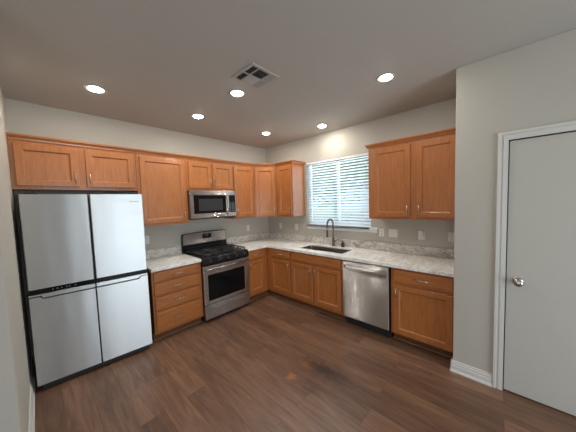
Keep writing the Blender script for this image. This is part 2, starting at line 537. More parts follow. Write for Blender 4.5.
# pantry door
door = thing('door_1', 'plain grey-white flat pantry door at the right edge', None, (PX, DY0, 0), kind='structure')
def dl(bm): return bm
obj('door_slab', box(bm_new(), .004, .040, DY1 - DY0 + .005, -.006, .010, DZ - .008, .002), M['door_paint'], door)
cs = bm_new()
CW = .064
def casing_layer(bm, inner, outer, x0, x1, bev):
    yl0, yl1 = inner, outer
    cells(bm, [DY1 - DY0 - yl1, DY1 - DY0 - yl0, yl0, yl1], [0.0, DZ + yl0, DZ + yl1],
          lambda y, z: y > yl0 or y < DY1 - DY0 - yl0 or z > DZ + yl0, x0, x1, 'yz', bev)
casing_layer(cs, .000, CW, -.010, -.0005, .0015)
casing_layer(cs, .012, .030, -.0135, -.0095, .0012)
casing_layer(cs, .044, CW - .001, -.018, -.0095, .003)
obj('door_casing', cs, M['trim'], door)
jb = cells(bm_new(), [DY1 - DY0, DY1 - DY0 + .0035, -.0035, 0], [0, DZ - .0035, DZ], lambda y, z: y > -.0035 or y < DY1 - DY0 + .0035 or z > DZ - .0035, .0, .10, 'yz')
obj('door_jamb', jb, M['black_matte'], door)
kn = bm_new()
KM = Matrix.Translation((.004, -.074, .945)) @ Matrix.Rotation(-PI / 2, 4, 'Y')
lathe(kn, [(0, 0), (.033, 0), (.033, .004), (.028, .009), (.013, .012), (.011, .034), (.018, .040), (.027, .048), (.029, .058), (.026, .068), (.017, .074), (0, .076)], KM)
obj('door_knob', kn, M['chrome'], door, label='round satin nickel knob')
obj('latch_plate', box(bm_new(), -.001, .012, -.0065, -.001, .925, .965, .001), M['bronze'], door)

# window
win = thing('window_1', 'white framed slider window above the sink', None, (0, 0, 0), kind='structure')
fr = bm_new()
cells(fr, [WY1 + .002, WY1 + .042, (WY0 + WY1) / 2 - .022, (WY0 + WY1) / 2 + .022, WY0 - .042, WY0 - .002],
      [WZ0 + .002, WZ0 + .042, WZ1 - .042, WZ1 - .002],
      lambda y, z: not (WZ0 + .042 < z < WZ1 - .042 and (WY1 + .042 < y < (WY0 + WY1) / 2 - .022 or (WY0 + WY1) / 2 + .022 < y < WY0 - .042)),
      .075, .115, 'yz', .002)
obj('window_frame', fr, M['vinyl'], win)
for a, b_ in ((WY1 + .043, (WY0 + WY1) / 2 - .023), ((WY0 + WY1) / 2 + .023, WY0 - .043)):
    obj('pane', box(bm_new(), .094, .098, a, b_, WZ0 + .043, WZ1 - .043), M['glass'], win)
st = bm_new()
box(st, -.055, .074, WY1 + .003, WY0 - .003, WZ0 - .022, WZ0 - .0005, .004, 2)
box(st, -.055, -.001, WY1 - .115, WY0 + .012, WZ0 - .022, WZ0 - .0005, .004, 2)
box(st, -.018, -.001, WY1 - .095, WY0 - .008, WZ0 - .072, WZ0 - .0225, .003)
obj('window_sill', st, M['vinyl'], win)

# blind
bl = thing('window_blind', 'white horizontal slat blind covering the window above the sink', 'blind', (.031, (WY0 + WY1) / 2, WZ0))
bw_ = (WY0 - WY1) / 2 - .012
hh = WZ1 - WZ0
obj('headrail', box(bm_new(), -.030, .028, -bw_, bw_, hh - .034, hh - .003, .003), M['blind'], bl)
sl = bm_new()
ns_ = 24
for i in range(ns_):
    z = .021 + i * (hh - .061) / (ns_ - 1)
    pts = []
    for k in range(7):
        u = -1 + 2 * k / 6
        pts.append((u * .024, .0028 * (1 - u * u)))
    prof = pts + [(p[0], p[1] - .0026) for p in pts[::-1]]
    a = math.radians(36)
    prof = [(p[0] * math.cos(a) - p[1] * math.sin(a), z + p[0] * math.sin(a) + p[1] * math.cos(a)) for p in prof]
    prism(sl, prof, 'y', -bw_, bw_)
obj('slats', sl, M['blind'], bl)
obj('bottom_rail', box(bm_new(), -.024, .024, -bw_, bw_, .002, .008, .002), M['blind'], bl)
for yy in (-bw_ + .12, 0, bw_ - .12):
    t_ = bm_new()
    for xx in (-.0255, .0255): tube(t_, [(xx, yy, .012), (xx, yy, hh - .045)], .0012, 5)
    obj('ladder_cord', t_, M['blind'], bl)
t_ = bm_new(); tube(t_, [(-.034, bw_ - .06, hh - .05), (-.036, bw_ - .06, hh - .60)], .003, 6)
obj('tilt_wand', t_, M['vinyl'], bl)

# ================================================================== cabinetry
def pull(bm, p, length, vertical, off=.030):
    """bar pull standing off the front (front faces -y); p is its middle on the front"""
    x, y, z = p
    h = length / 2
    r = .0045
    if vertical:
        tube(bm, [(x, y - off, z - h), (x, y - off, z + h)], r, 10)
        for s in (-1, 1): tube(bm, [(x, y + .0005, z + s * h * .72), (x, y - off, z + s * h * .72)], .0045, 8)
    else:
        tube(bm, [(x - h, y - off, z), (x + h, y - off, z)], r, 10)
        for s in (-1, 1): tube(bm, [(x + s * h * .72, y + .0005, z), (x + s * h * .72, y - off, z)], .0045, 8)
    return bm

UB, UT = 1.384, 2.290
UDEP = .325
def upper(label, loc, rz, w, zb, doors, name='wall_cabinet', zt=UT):
    """doors: (x0, x1, handle side) in the cabinet's own frame; front at -UDEP"""
    t = thing(name, label, 'cabinet', (loc[0], loc[1], zb), rz, 'maple wall cabinets')
    h = zt - zb
    c = bm_new()
    box(c, .001, w - .001, -UDEP + .019, -.002, .0, h, .0015)
    obj('carcass', c, M['wood'], t)
    # face frame: stiles, rails
    f = bm_new()
    xs = sorted({0.001, w - .001} | {round(d[0] + .012, 4) for d in doors} | {round(d[1] - .012, 4) for d in doors})
    zs = [-.004, .038, h - .048, h]
    ops_ = [(d[0] + .012, d[1] - .012) for d in doors]
    cells(f, xs, zs, lambda x, z: not (.038 < z < h - .048 and any(a < x < b_ for a, b_ in ops_)), -UDEP, -UDEP + .0185, 'xz')
    obj('face_frame', f, M['wood'], t)
    for x0, x1, hs in doors:
        d = obj('door', shaker(bm_new(), x1 - x0, h - .036 - .028, x0, .028, -UDEP - .001), M['wood'], t)
        if hs:
            hx = x0 + .028 if hs == 'L' else x1 - .028
            obj('handle', pull(bm_new(), (hx, -UDEP - .021, .028 + .085), .105, True), M['handle'], d)
    return t

upper('maple wall cabinet with two short doors above the fridge', (LX + .002, 0), 0, 3.423 - 2.432, 1.834,
      [(.030, .464, 'R'), (.524, .966, 'L')])
upper('wide single-door maple wall cabinet between fridge and microwave', (-2.430, 0), 0, .610, UB, [(.035, .575, 'R')])
upper('short two-door maple wall cabinet directly above the microwave', (-1.819, 0), 0, .762, 1.850,
      [(.024, .376, 'R'), (.398, .750, 'L')])
upper('narrow single-door maple wall cabinet right of the microwave', (-1.056, 0), 0, .446, UB, [(.020, .428, 'L')])
# diagonal corner cabinet
dc = thing('corner_wall_cabinet', 'diagonal maple wall cabinet filling the corner of the two walls', 'cabinet', (0, 0, UB), 0, 'maple wall cabinets')
g = .609
hgt = UT - UB
obj('carcass', prism(bm_new(), [(-.002, -.002), (-g, -.002), (-g, -UDEP + .012), (-UDEP + .012, -g), (-.002, -g)], 'z', 0, hgt), M['wood'], dc)
DL = math.hypot(g - UDEP, g - UDEP)
MD = Matrix.Translation((-g, -UDEP, 0)) @ Matrix.Rotation(-PI / 4, 4, 'Z')   # local x along the diagonal, front faces local -y
def diag(bm): bm.transform(MD); return bm
f = cells(bm_new(), [.002, .040, DL - .040, DL - .002], [-.004, .038, hgt - .048, hgt], lambda x, z: not (.04 < x < DL - .04 and .038 < z < hgt - .048), 0, .006, 'xz')
obj('face_frame', diag(f), M['wood'], dc)
d_ = obj('door', diag(shaker(bm_new(), DL - .050, hgt - .064, .025, .028, -.001)), M['wood'], dc)
obj('handle', diag(pull(bm_new(), (DL - .052, -.021, .113), .105, True)), M['handle'], d_)
upper('single-door maple wall cabinet beside the window, its side facing the blind', (0, -.611), -PI / 2, .392, UB, [(.060, .372, 'R')])
upper('two-door maple wall cabinet right of the window, near the pantry corner', (0, -2.332), -PI / 2, .966, UB,
      [(.068, .502, 'R'), (.566, .945, 'L')])

# crown moulding: profile swept along the fronts
def crown(bm, path, closed_ends=True):
    """path: plan points along the cabinet fronts; profile leans outwards to the right-hand side of travel"""
    prof = [(0, 0), (.012, 0), (.014, .010), (.030, .030), (.034, .032), (.034, .046), (0, .046)]
    pts = [Vector(p) for p in path]
    rows = []
    for i, p in enumerate(pts):
        d0 = (p - pts[i - 1]).normalized() if i else None
        d1 = (pts[i + 1] - p).normalized() if i < len(pts) - 1 else None
        n0 = Vector((d0.y, -d0.x)) if d0 else None
        n1 = Vector((d1.y, -d1.x)) if d1 else None
        if n0 is None: n = n1; k = 1
        elif n1 is None: n = n0; k = 1
        else:
            n = (n0 + n1).normalized(); k = 1 / n.dot(n0)
        rows.append([bm.verts.new((p.x + n.x * a * k, p.y + n.y * a * k, UT - .002 + b_)) for a, b_ in prof])
    m = len(prof)
    for a, b_ in zip(rows, rows[1:]):
        for k in range(m):
            bm.faces.new((a[k], a[(k + 1) % m], b_[(k + 1) % m], b_[k]))
    bm.faces.new(rows[0]); bm.faces.new(rows[-1][::-1])
    bmesh.ops.recalc_face_normals(bm, faces=bm.faces[:])
    return bm
q = UDEP + .0005
tag(obj('crown_moulding', crown(bm_new(), [(LX + .003, -q), (-g - .0005, -q), (-q, -g - .0005), (-q, -1.0035), (-.003, -1.0035)]), M['wood_h']),
    'maple crown moulding running over the cabinets from fridge to window', 'moulding')
tag(obj('crown_moulding', crown(bm_new(), [(-.003, -2.3315), (-q, -2.3315), (-q, -3.2985)]), M['wood_h']),
    'short maple crown moulding over the two-door cabinet right of window', 'moulding')

# base cabinets
CT = .905
BT = .866
BDEP = .610
TOE = .535
def base(label, loc, rz, w, fronts, name='base_cabinet', post=None, toe_x=(0, 0), cx0=0):
    """fronts: ('drawer'|'panel'|'door', x0, x1, z0, z1, handle)"""
    t = thing(name, label, 'cabinet', (loc[0], loc[1], 0), rz, 'maple base cabinets')
    c = bm_new()
    open_top = name == 'sink_cabinet'
    if open_top:
        cells(c, [.001, .019, w - .019, w - .001], [-BDEP + .019, -BDEP + .021, -.02, -.002],
              lambda x, y: not (.019 < x < w - .019 and -BDEP + .021 < y < -.02), .100, BT, 'xy')
        box(c, .002, w - .002, -BDEP + .020, -.003, .101, .118)
    else:
        box(c, .001 + cx0, w - .001, -BDEP + .019, -.002, .100, BT, .0015)
    obj('carcass', c, M['wood'], t)
    fb = bm_new()
    ops_ = [(f[1] + .011, f[2] - .011, f[3] + .011, f[4] - .011) for f in fronts]
    xs = sorted({0.001, w - .001} | {round(v, 4) for o in ops_ for v in o[:2]})
    zs = sorted({.100, BT} | {round(v, 4) for o in ops_ for v in o[2:]})
    cells(fb, xs, zs, lambda x, z: not any(o[0] < x < o[1] and o[2] < z < o[3] for o in ops_), -BDEP, -BDEP + .0185, 'xz')
    obj('face_frame', fb, M['wood'], t)
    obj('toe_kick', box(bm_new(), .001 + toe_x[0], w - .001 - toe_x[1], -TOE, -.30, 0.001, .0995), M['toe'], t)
    obj('floor_trim', box(bm_new(), .001 + toe_x[0], w - .001 - toe_x[1], -TOE - .010, -TOE - .0005, .001, .012, .002), M['shoe'], t)
    for kind_, x0, x1, z0, z1, hd in fronts:
        if kind_ == 'door':
            d = obj('door', shaker(bm_new(), x1 - x0, z1 - z0, x0, z0, -BDEP - .001), M['wood'], t)
        else:
            d = obj('drawer' if kind_ == 'drawer' else 'false_front', shaker(bm_new(), x1 - x0, z1 - z0, x0, z0, -BDEP - .001, panel=False), M['wood_h'], t)
        if hd == 'H':
            obj('handle', pull(bm_new(), ((x0 + x1) / 2, -BDEP - .021, (z0 + z1) / 2), .135, False), M['handle'], d)
        elif hd:
            hx = x0 + .030 if hd == 'L' else x1 - .030
            obj('handle', pull(bm_new(), (hx, -BDEP - .021, z1 - .085), .095, True), M['handle'], d)
    if post:
        obj('corner_post', box(bm_new(), *post), M['wood'], t)
    return t

base('four-drawer maple base cabinet between fridge and range', (-2.430, 0), 0, .610,
     [('drawer', .020, .578, .738, .850, 'H'), ('drawer', .020, .578, .570, .718, 'H'),
      ('drawer', .020, .578, .388, .548, 'H'), ('drawer', .020, .578, .130, .366, 'H')], name='drawer_cabinet')
base('maple base cabinet right of the range, up to the inside corner', (-1.055, 0), 0, .443,
     [('drawer', .026, .352, .716, .852, 'H'), ('door', .026, .352, .150, .696, 'L')], toe_x=(0, -.066))
# the window run: local x runs toward the pantry
base('narrow maple base cabinet just round the corner, left of the sink', (0, -.6125), -PI / 2, .565,
     [('drawer', .110, .548, .728, .852, 'H'), ('door', .110, .548, .150, .696, 'R')], toe_x=(-.070, 0))
base('maple sink cabinet with two doors under the faucet', (0, -1.178), -PI / 2, .912,
     [('panel', .010, .890, .728, .850, None), ('door', .010, .424, .145, .694, 'R'), ('door', .462, .886, .145, .694, 'L')],
     name='sink_cabinet')
base('maple base cabinet with one wide door between dishwasher and pantry wall', (0, -2.706), -PI / 2, .594,
     [('drawer', .034, .586, .706, .845, 'H'), ('door', .034, .586, .118, .674, 'L')])

# countertops
tag(obj('countertop', box(bm_new(), -2.438, -1.824, -.648, -.001, BT + .001, CT, .004, 2), M['stone']),
    'short veined stone countertop between fridge and range', 'countertop')
SX0, SX1, SY0, SY1 = -.500, -.165, -2.020, -1.245
lt = cells(bm_new(), [-1.054, -.648, SX0, SX1, -.001], [-3.300, SY0, SY1, -.648, -.001],
           lambda x, y: (x > -.648 or y > -.648) and not (SX0 < x < SX1 and SY0 < y < SY1), BT + .001, CT, 'xy', .004)
tag(obj('countertop', lt, M['stone']), 'long veined L-shaped stone countertop around the sink', 'countertop')
BSZ = 1.022
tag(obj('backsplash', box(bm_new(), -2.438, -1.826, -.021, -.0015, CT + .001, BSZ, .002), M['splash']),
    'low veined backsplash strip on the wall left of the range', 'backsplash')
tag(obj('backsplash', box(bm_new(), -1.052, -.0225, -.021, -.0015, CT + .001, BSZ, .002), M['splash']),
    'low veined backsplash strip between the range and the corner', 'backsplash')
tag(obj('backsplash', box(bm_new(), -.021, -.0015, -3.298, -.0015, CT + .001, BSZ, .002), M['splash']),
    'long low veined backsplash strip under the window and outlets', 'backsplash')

# sink, undermount
sk = thing('sink', 'dark steel undermount sink basin below the window', 'sink', ((SX0 + SX1) / 2, (SY0 + SY1) / 2, BT))
hx, hy = (SX1 - SX0) / 2 - .003, (SY1 - SY0) / 2 - .003
t_ = bmesh.new()
rg = []
def rrect(ax, ay, r, z):
    o = []
    for cx, cy, a0 in ((ax - r, ay - r, 0), (-ax + r, ay - r, 90), (-ax + r, -ay + r, 180), (ax - r, -ay + r, 270)):
        for k in range(5):
            a = math.radians(a0 + k * 22.5)
            o.append(t_.verts.new((cx + r * math.cos(a), cy + r * math.sin(a), z)))
    return o
for ins, z in ((-.002, 0), (0, .004), (0.0, .022), (.003, .022), (.004, -.005), (.008, -.17), (.03, -.19), (.10, -.194)):
    rg.append(rrect(hx - ins, hy - ins, .03, z))
outer = [rrect(hx + .0, hy + .0, .03, -.01), rrect(hx - .0, hy - .0, .03, -.2), rrect(hx - .05, hy - .05, .03, -.205)]
for ring_set in (rg, outer):
    for a, b_ in zip(ring_set, ring_set[1:]):
        n_ = len(a)
        for k in range(n_): t_.faces.new((a[k], a[(k + 1) % n_], b_[(k + 1) % n_], b_[k]))
t_.faces.new(rg[-1])
bmesh.ops.recalc_face_normals(t_, faces=t_.faces[:])
obj('basin', t_, M['sink'], sk)
dr = bm_new(); lathe(dr, [(.02, -.1938), (.05, -.192), (.055, -.1905), (.0, -.1925)])
obj('drain', dr, M['chrome'], sk)

# faucet
fa = thing('faucet', 'tall pull-down spring faucet in dark nickel behind the sink', 'faucet', (-.092, -1.635, CT))
b1 = bm_new(); lathe(b1, [(0, 0), (.030, 0), (.030, .006), (.024, .012), (.021, .016), (.021, .135), (.017, .142), (.013, .146), (0, .146)])
obj('body', b1, M['gun'], fa)
arc = [(0, 0, .14), (0, 0, .26), (0, 0, .35)]
AR = .085
AV = Vector((-1, .0, 0))
for k in range(1, 13):
    a = PI * k / 12
    arc.append((AV.x * (AR - AR * math.cos(a)), AV.y * (AR - AR * math.cos(a)), .35 + AR * math.sin(a)))
arc.append((AV.x * 2 * AR, AV.y * 2 * AR, .30))
nk = bm_new(); tube(nk, arc, .0095, 12)
obj('neck', nk, M['gun'], fa)
# spring coil round the neck
cl = []
L_ = [Vector(p) for p in arc[1:]]
seg = []
for a, b_ in zip(L_, L_[1:]): seg.append((b_ - a).length)
tot = sum(seg)
turns, NP = 34, 34 * 8
for i in range(NP + 1):
    s = tot * i / NP
    j = 0
    while j < len(seg) - 1 and s > seg[j]: s -= seg[j]; j += 1
    p = L_[j].lerp(L_[j + 1], min(1, s / seg[j])); d = (L_[j + 1] - L_[j]).normalized()
    side = Vector((-AV.y, AV.x, 0)); nn = d.cross(side)
    an = 2 * PI * turns * i / NP
    cl.append(p + (side * math.cos(an) + nn * math.sin(an)) * .0140)
sp_ = bm_new(); tube(sp_, cl, .0028, 5)
obj('spring', sp_, M['gun'], fa)
hd_ = bm_new()
lathe(hd_, [(0, 0), (.017, 0), (.019, .012), (.015, .05), (.015, .10), (.012, .12), (0, .12)], Matrix.Translation((AV.x * 2 * AR, AV.y * 2 * AR, .165)), 16)
obj('spray_head', hd_, M['bronze'], fa)
hl = bm_new()
tube(hl, [(0, 0, .085), (.0, -.045, .088)], .013, 12)
tube(hl, [(0, -.038, .090), (-.004, -.062, .105), (-.008, -.105, .118)], [.008, .007, .005], 10)
obj('lever', hl, M['gun'], fa)

sd = thing('soap_dispenser', 'short dark soap dispenser standing right of the faucet', 'dispenser', (-.085, -1.800, CT))
b1 = bm_new(); lathe(b1, [(0, 0), (.027, 0), (.029, .006), (.028, .060), (.022, .070), (.010, .074), (.010, .086), (0, .086)])
obj('bottle', b1, M['bronze'], sd)
b1 = bm_new(); lathe(b1, [(0, .0865), (.013, .0865), (.013, .100), (0, .102)]); tube(b1, [(0, 0, .096), (-.03, .012, .098), (-.046, .018, .088)], .005, 8)
obj('pump', b1, M['bronze'], sd)

# ================================================================== fridge
FR = math.radians(-5.0)
fg = thing('fridge', 'four-door stainless steel fridge standing against the left wall', 'fridge', (-3.3845, -.607, 0), FR)
FW = .905
# local frame: x along the front, y into the room's back wall (door front at y=0)
obj('body', box(bm_new(), .008, FW - .008, .064, .560, .058, 1.762, .004), M['fridge_side'], fg)
FM = FW / 2
def fdoor(x0, x1, z0, z1):
    t = bmesh.new()
    # slightly bowed front
    pr = []
    n = 10
    for k in range(n + 1):
        u = k / n
        r = .008
        x = x0 + (x1 - x0) * u
        e = min(u, 1 - u) * (x1 - x0)
        y = 0 if e > r else r - math.sqrt(max(0, r * r - (r - e) ** 2))
        pr.append((x, y))
    pr = [(x0, .010), (x0 + .0025, .0035), (x0 + .008, 0)] + [(x0 + .008 + (x1 - x0 - .016) * k / 6, 0) for k in range(1, 6)] + [(x1 - .008, 0), (x1 - .0025, .0035), (x1, .010), (x1, .058), (x0, .058)]
    bm = prism(bm_new(), pr, 'z', z0, z1)
    return bm
DT = 1.771
d1 = obj('door', fdoor(.001, FM - .006, .932, DT), M['steel'], fg, label='upper left steel door')
d2 = obj('door', fdoor(FM + .006, FW - .001, .932, DT), M['steel'], fg, label='upper right steel door with a small grey mark')
obj('control_band', box(bm_new(), .004, FW - .004, .010, .062, .887, .9305, .001), M['black_glass'], fg, label='black glossy band between the doors')
for k, xx in enumerate((.150, .178, .208, .240, .262, .300)):
    obj('touch_icon', box(bm_new(), xx, xx + (.010 if k % 2 else .006), .0085, .0098, .905, .911), M['icon'], fg)
# lower doors with a stepped grip strip along the top
LZ0, LZ1 = .060, .885
for side, (x0, x1) in enumerate(((.001, FM - .005), (FM + .005, FW - .001))):
    o_ = .070
    if side == 0:
        low = [(x0, LZ0), (x1, LZ0), (x1, .838), (x0 + o_ + .012, .838), (x0 + o_, .862), (x0, .862)]
        lip = [(x0, .870), (x0 + o_ + .006, .870), (x0 + o_ + .018, .849), (x1, .849), (x1, LZ1), (x0, LZ1)]
    else:
        low = [(x0, LZ0), (x1, LZ0), (x1, .862), (x1 - o_, .862), (x1 - o_ - .012, .838), (x0, .838)]
        lip = [(x0, .849), (x1 - o_ - .018, .849), (x1 - o_ - .006, .870), (x1, .870), (x1, LZ1), (x0, LZ1)]
    dd = obj('door', prism(bm_new(), low, 'y', 0, .058, .002), M['steel'], fg, label='lower %s steel door' % ('left', 'right')[side])
    obj('handle', prism(bm_new(), lip, 'y', -.004, .052, .0015), M['steel'], dd, label='stepped grip strip along the door top')
    obj('grip_shadow_liner', box(bm_new(), x0 + .002, x1 - .002, .0535, .0625, .80, LZ1 - .002), M['black_matte'], dd)  # black liner behind the groove, painted-in shadow of the grip pocket
# small dents near the lower right door are part of its steel; the grey maker mark
lg = bm_new()
for k in range(9):
    xx = FW - .118 + k * .0092
    box(lg, xx, xx + .0055, -.0006, .0004, 1.688, 1.688 + (.010 if k in (0, 5) else .0075))
obj('maker_mark', lg, M['print'], d2)
for xx in (.05, FW - .05):
    obj('foot', lathe(bm_new(), [(0, 0.001), (.020, 0.001), (.020, .020), (.012, .022), (.012, .059), (0, .059)], Matrix.Translation((xx, .125, 0)), 12), M['chrome'], fg)
for xx in (.05, FW - .05):
    obj('rear_foot', lathe(bm_new(), [(0, 0.001), (.020, 0.001), (.020, .020), (.012, .022), (.012, .0575), (0, .0575)], Matrix.Translation((xx, .5, 0)), 12), M['black_matte'], fg)
obj('kick_grille', box(bm_new(), .03, FW - .03, .022, .10, .012, .0560), M['black_matte'], fg)
for xx in (.03, FW - .11):
    obj('hinge_cap', box(bm_new(), xx, xx + .08, .02, .14, 1.7625 if 0 else 1.772, 1.790, .004), M['black_matte'], fg)

# ================================================================== range
XS = -1.8192
rgx = thing('range', 'stainless gas range with black cooktop between the drawer and corner cabinets', 'range', (XS, 0, 0))
RW = .762
obj('body', box(bm_new(), .006, RW - .006, -.625, -.012, .035, .888, .002), M['black'], rgx)
ck = bm_new()
box(ck, .005, RW - .005, -.655, -.10, .888, .908, .004, 2)
obj('cooktop', ck, M['black'], rgx)
obj('front_panel', prism(bm_new(), [(-.626, .800), (-.668, .800), (-.690, .822), (-.672, .898), (-.652, .9075), (-.626, .9075)], 'x', .003, RW - .003, .002), M['black'], rgx, label='black sloped panel with five knobs')
fp = [o for o in rgx.children if o.name.startswith('front_panel')][0]
for k in range(5):
    xk = .095 + k * (RW - .19) / 4
    KM = Matrix.Translation((xk, -.681, .860)) @ Matrix.Rotation(math.radians(90 - 13), 4, 'X')
    kb = bm_new(); lathe(kb, [(0, 0), (.024, 0), (.024, .006), (.019, .010), (.017, .028), (.015, .031), (0, .032)], KM, 20)
    box(kb, -.004, .004, -.018, .018, .020, .036, .002, 1, KM)
    obj('knob', kb, M['black_matte'], fp)
# oven door with window opening
od = obj('oven_door', cells(bm_new(), [.004, .062, RW - .086, RW - .004], [.250, .300, .662, .792],
         lambda x, z: not (.062 < x < RW - .086 and .300 < z < .662), -.668, -.628, 'xz', .0025), M['steel_range'], rgx)
obj('oven_window', box(bm_new(), .064, RW - .088, -.664, -.634, .302, .660, .001), M['black_glass'], od)
hb = bm_new()
tube(hb, [(.03, -.715, .752), (RW - .03, -.715, .752)], .0125, 14)
for xx in (.05, RW - .05): box(hb, xx - .012, xx + .012, -.712, -.667, .742, .763, .004)
obj('handle', hb, M['steel_range'], od)
dw_ = obj('storage_drawer', box(bm_new(), .004, RW - .004, -.668, -.628, .045, .240, .003), M['steel_range'], rgx)
hb = bm_new()
prism(hb, [(-.668, .172), (-.690, .180), (-.690, .196), (-.668, .200)], 'x', .110, RW - .110, .002)
obj('handle', hb, M['chrome'], dw_)
# backguard
bgp = [(.000, .910), (.000, 1.165), (.006, 1.182), (.024, 1.192)]
arcp = [(.024 + (RW - .048) * k / 12, 1.192 + .013 * math.sin(PI * k / 12)) for k in range(1, 12)]
outl = bgp + arcp + [(RW - .024, 1.192), (RW - .006, 1.182), (RW, 1.165), (RW, .910)]
obj('backguard', prism(bm_new(), outl, 'y', -.060, -.012, .002), M['black'], rgx)
bgd = [o for o in rgx.children if o.name.startswith('backguard')][0]
pn = [(.008, 1.022), (.008, 1.163), (.014, 1.176), (.026, 1.184)] + [(.026 + (RW - .052) * k / 12, 1.184 + .012 * math.sin(PI * k / 12)) for k in range(1, 12)] + [(RW - .026, 1.184), (RW - .014, 1.176), (RW - .008, 1.163), (RW - .008, 1.022)]
obj('steel_face', prism(bm_new(), pn, 'y', -.0665, -.0605, .002), M['steel_range'], bgd, label='stainless curved face of the backguard')
obj('display', box(bm_new(), .318, .472, -.069, -.0667, 1.092, 1.165, .001), M['black_glass'], bgd)
obj('clock', box(bm_new(), .375, .415, -.0698, -.0692, 1.132, 1.148), M['screen'], bgd)
vt = bm_new()
for k in range(12):
    box(vt, .06 + k * .055, .10 + k * .055, -.066, -.0602, .965, .975)
obj('vent_slots', vt, M['black_matte'], bgd)
# burners and grates
for bx, by, br_ in ((.16, -.50, .045), (.60, -.50, .050), (.16, -.23, .042), (.60, -.23, .038), (.381, -.365, .05)):
    bb = bm_new(); lathe(bb, [(0, .9085), (br_ + .012, .9085), (br_ + .010, .914), (br_, .917), (br_, .924), (br_ - .006, .928), (0, .928)], Matrix.Translation((bx, by, 0)), 20)
    obj('burner', bb, M['iron'], rgx)
GW = (RW - .05) / 3
for k in range(3):
    x0 = .025 + k * GW + .003; x1 = x0 + GW - .006
    gb = bm_new()
    y0, y1 = -.630, -.115
    zt0, zt1 = .938, .950
    for xx in (x0, x1 - .012): box(gb, xx, xx + .012, y0, y1, zt0, zt1, .002)
    for yy in (y0, (y0 + y1) / 2 - .006, y1 - .012): box(gb, x0, x1, yy, yy + .012, zt0, zt1, .002)
    for yy in (y0 + .10, y0 + .19, y1 - .20, y1 - .11): box(gb, x0, x0 + .085, yy, yy + .010, zt0, zt1 + .004, .002); box(gb, x1 - .085, x1, yy, yy + .010, zt0, zt1 + .004, .002)
    xm = (x0 + x1) / 2
    for ya, yb in ((y0, y0 + .07), ((y0 + y1) / 2 - .08, (y0 + y1) / 2 + .08), (y1 - .07, y1)): box(gb, xm - .005, xm + .005, ya, yb, zt0, zt1 + .004, .002)
    for xx in (x0, x1 - .014):
        for yy in (y0, y1 - .014): box(gb, xx, xx + .014, yy, yy + .014, .9085, .940, .002)
    obj('grate', gb, M['iron'], rgx)
for xx in (.05, RW - .05):
    for yy in (-.58, -.08):
        obj('foot', lathe(bm_new(), [(0, .001), (.018, .001), (.018, .012), (.010, .014), (.010, .036), (0, .036)], Matrix.Translation((xx, yy, 0)), 12), M['black_matte'], rgx)

# ================================================================== microwave
MZ = 1.437
mw = thing('microwave', 'stainless over-range microwave hanging under the short cabinet', 'microwave', (XS, 0, MZ))
MH = 1.846 - MZ - .001
MW_ = .760
obj('body', box(bm_new(), .002, MW_, -.352, -.004, .0, MH, .003), M['black'], mw)
tp = obj('vent_strip', box(bm_new(), .002, MW_, -.398, -.353, MH - .066, MH, .003), M['steel_range'], mw, label='stainless strip above the door')
md = obj('door', cells(bm_new(), [.002, .050, .572, .612], [.004, .068, MH - .070, MH - .0665],
         lambda x, z: not (.050 < x < .572 and .068 < z < MH - .070), -.398, -.353, 'xz'), M['steel_range'], mw)
obj('window', box(bm_new(), .051, .571, -.396, -.360, .069, MH - .071, .001), M['black_glass'], md)
mesh_ = bm_new()
box(mesh_, .125, .515, -.3972, -.3962, .105, MH - .125)
obj('window_mesh', mesh_, mat('grey_mesh', (.02, .021, .022, 1), .35)[0], md)
hb = bm_new()
pts_ = []
for k in range(13):
    u = k / 12
    pts_.append((.592, -.398 - .040 * math.sin(PI * min(1, max(0, u))) ** .6 if 0 < k < 12 else -.396, .030 + u * (MH - .11)))
tube(hb, pts_, .011, 12)
obj('handle', hb, M['chrome'], md)
obj('control_panel', cells(bm_new(), [.614, .628, MW_ - .012, MW_], [.004, .066, MH - .070, MH - .0665],
    lambda x, z: not (.628 < x < MW_ - .012 and .066 < z < MH - .070), -.398, -.353, 'xz'), M['steel_range'], mw)
cp_ = [o for o in mw.children if o.name.startswith('control_panel')][0]
obj('keypad', box(bm_new(), .629, MW_ - .013, -.3965, -.360, .067, MH - .071, .001), M['black_glass'], cp_)
kb = bm_new()
for r_ in range(6):
    for c_ in range(3):
        box(kb, .646 + c_ * .032, .662 + c_ * .032, -.3973, -.3966, .085 + r_ * .025, .096 + r_ * .025)
obj('keys', kb, mat('key_print', lin(120, 132, 140), .5)[0], cp_)
obj('underside', box(bm_new(), .012, MW_ - .010, -.390, -.06, -.014, -.0005, .003), M['black_matte'], mw)

# ================================================================== dishwasher
dwt = thing('dishwasher', 'stainless dishwasher between sink cabinet and the wide base cabinet', 'dishwasher', (0, -2.0965, 0), -PI / 2)
DW = .602
obj('tub', box(bm_new(), .004, DW - .004, -.580, -.02, .110, .858, .002), M['black_matte'], dwt)
dd = obj('door', box(bm_new(), .008, DW - .008, -.640, -.582, .118, .856, .006, 2), M['steel_dw'], dwt)
hb = bm_new()
hp = [(.030 + (DW - .060) * k / 14, -.640 - .030 * math.sin(PI * k / 14) ** .12 if 0 < k < 14 else -.638, .786) for k in range(15)]
t_ = bmesh.new()
rows = []
for p in hp:
    rows.append([t_.verts.new((p[0], p[1] + dy, p[2] + dz)) for dy, dz in ((-.006, -.022), (-.009, 0), (-.006, .022), (.006, .024), (.006, -.024))])
for a, b_ in zip(rows, rows[1:]):
    for k in range(5): t_.faces.new((a[k], a[(k + 1) % 5], b_[(k + 1) % 5], b_[k]))
t_.faces.new(rows[0]); t_.faces.new(rows[-1][::-1])
bmesh.ops.recalc_face_normals(t_, faces=t_.faces[:])
join(hb, t_)
obj('handle', hb, M['steel_dw'], dd)
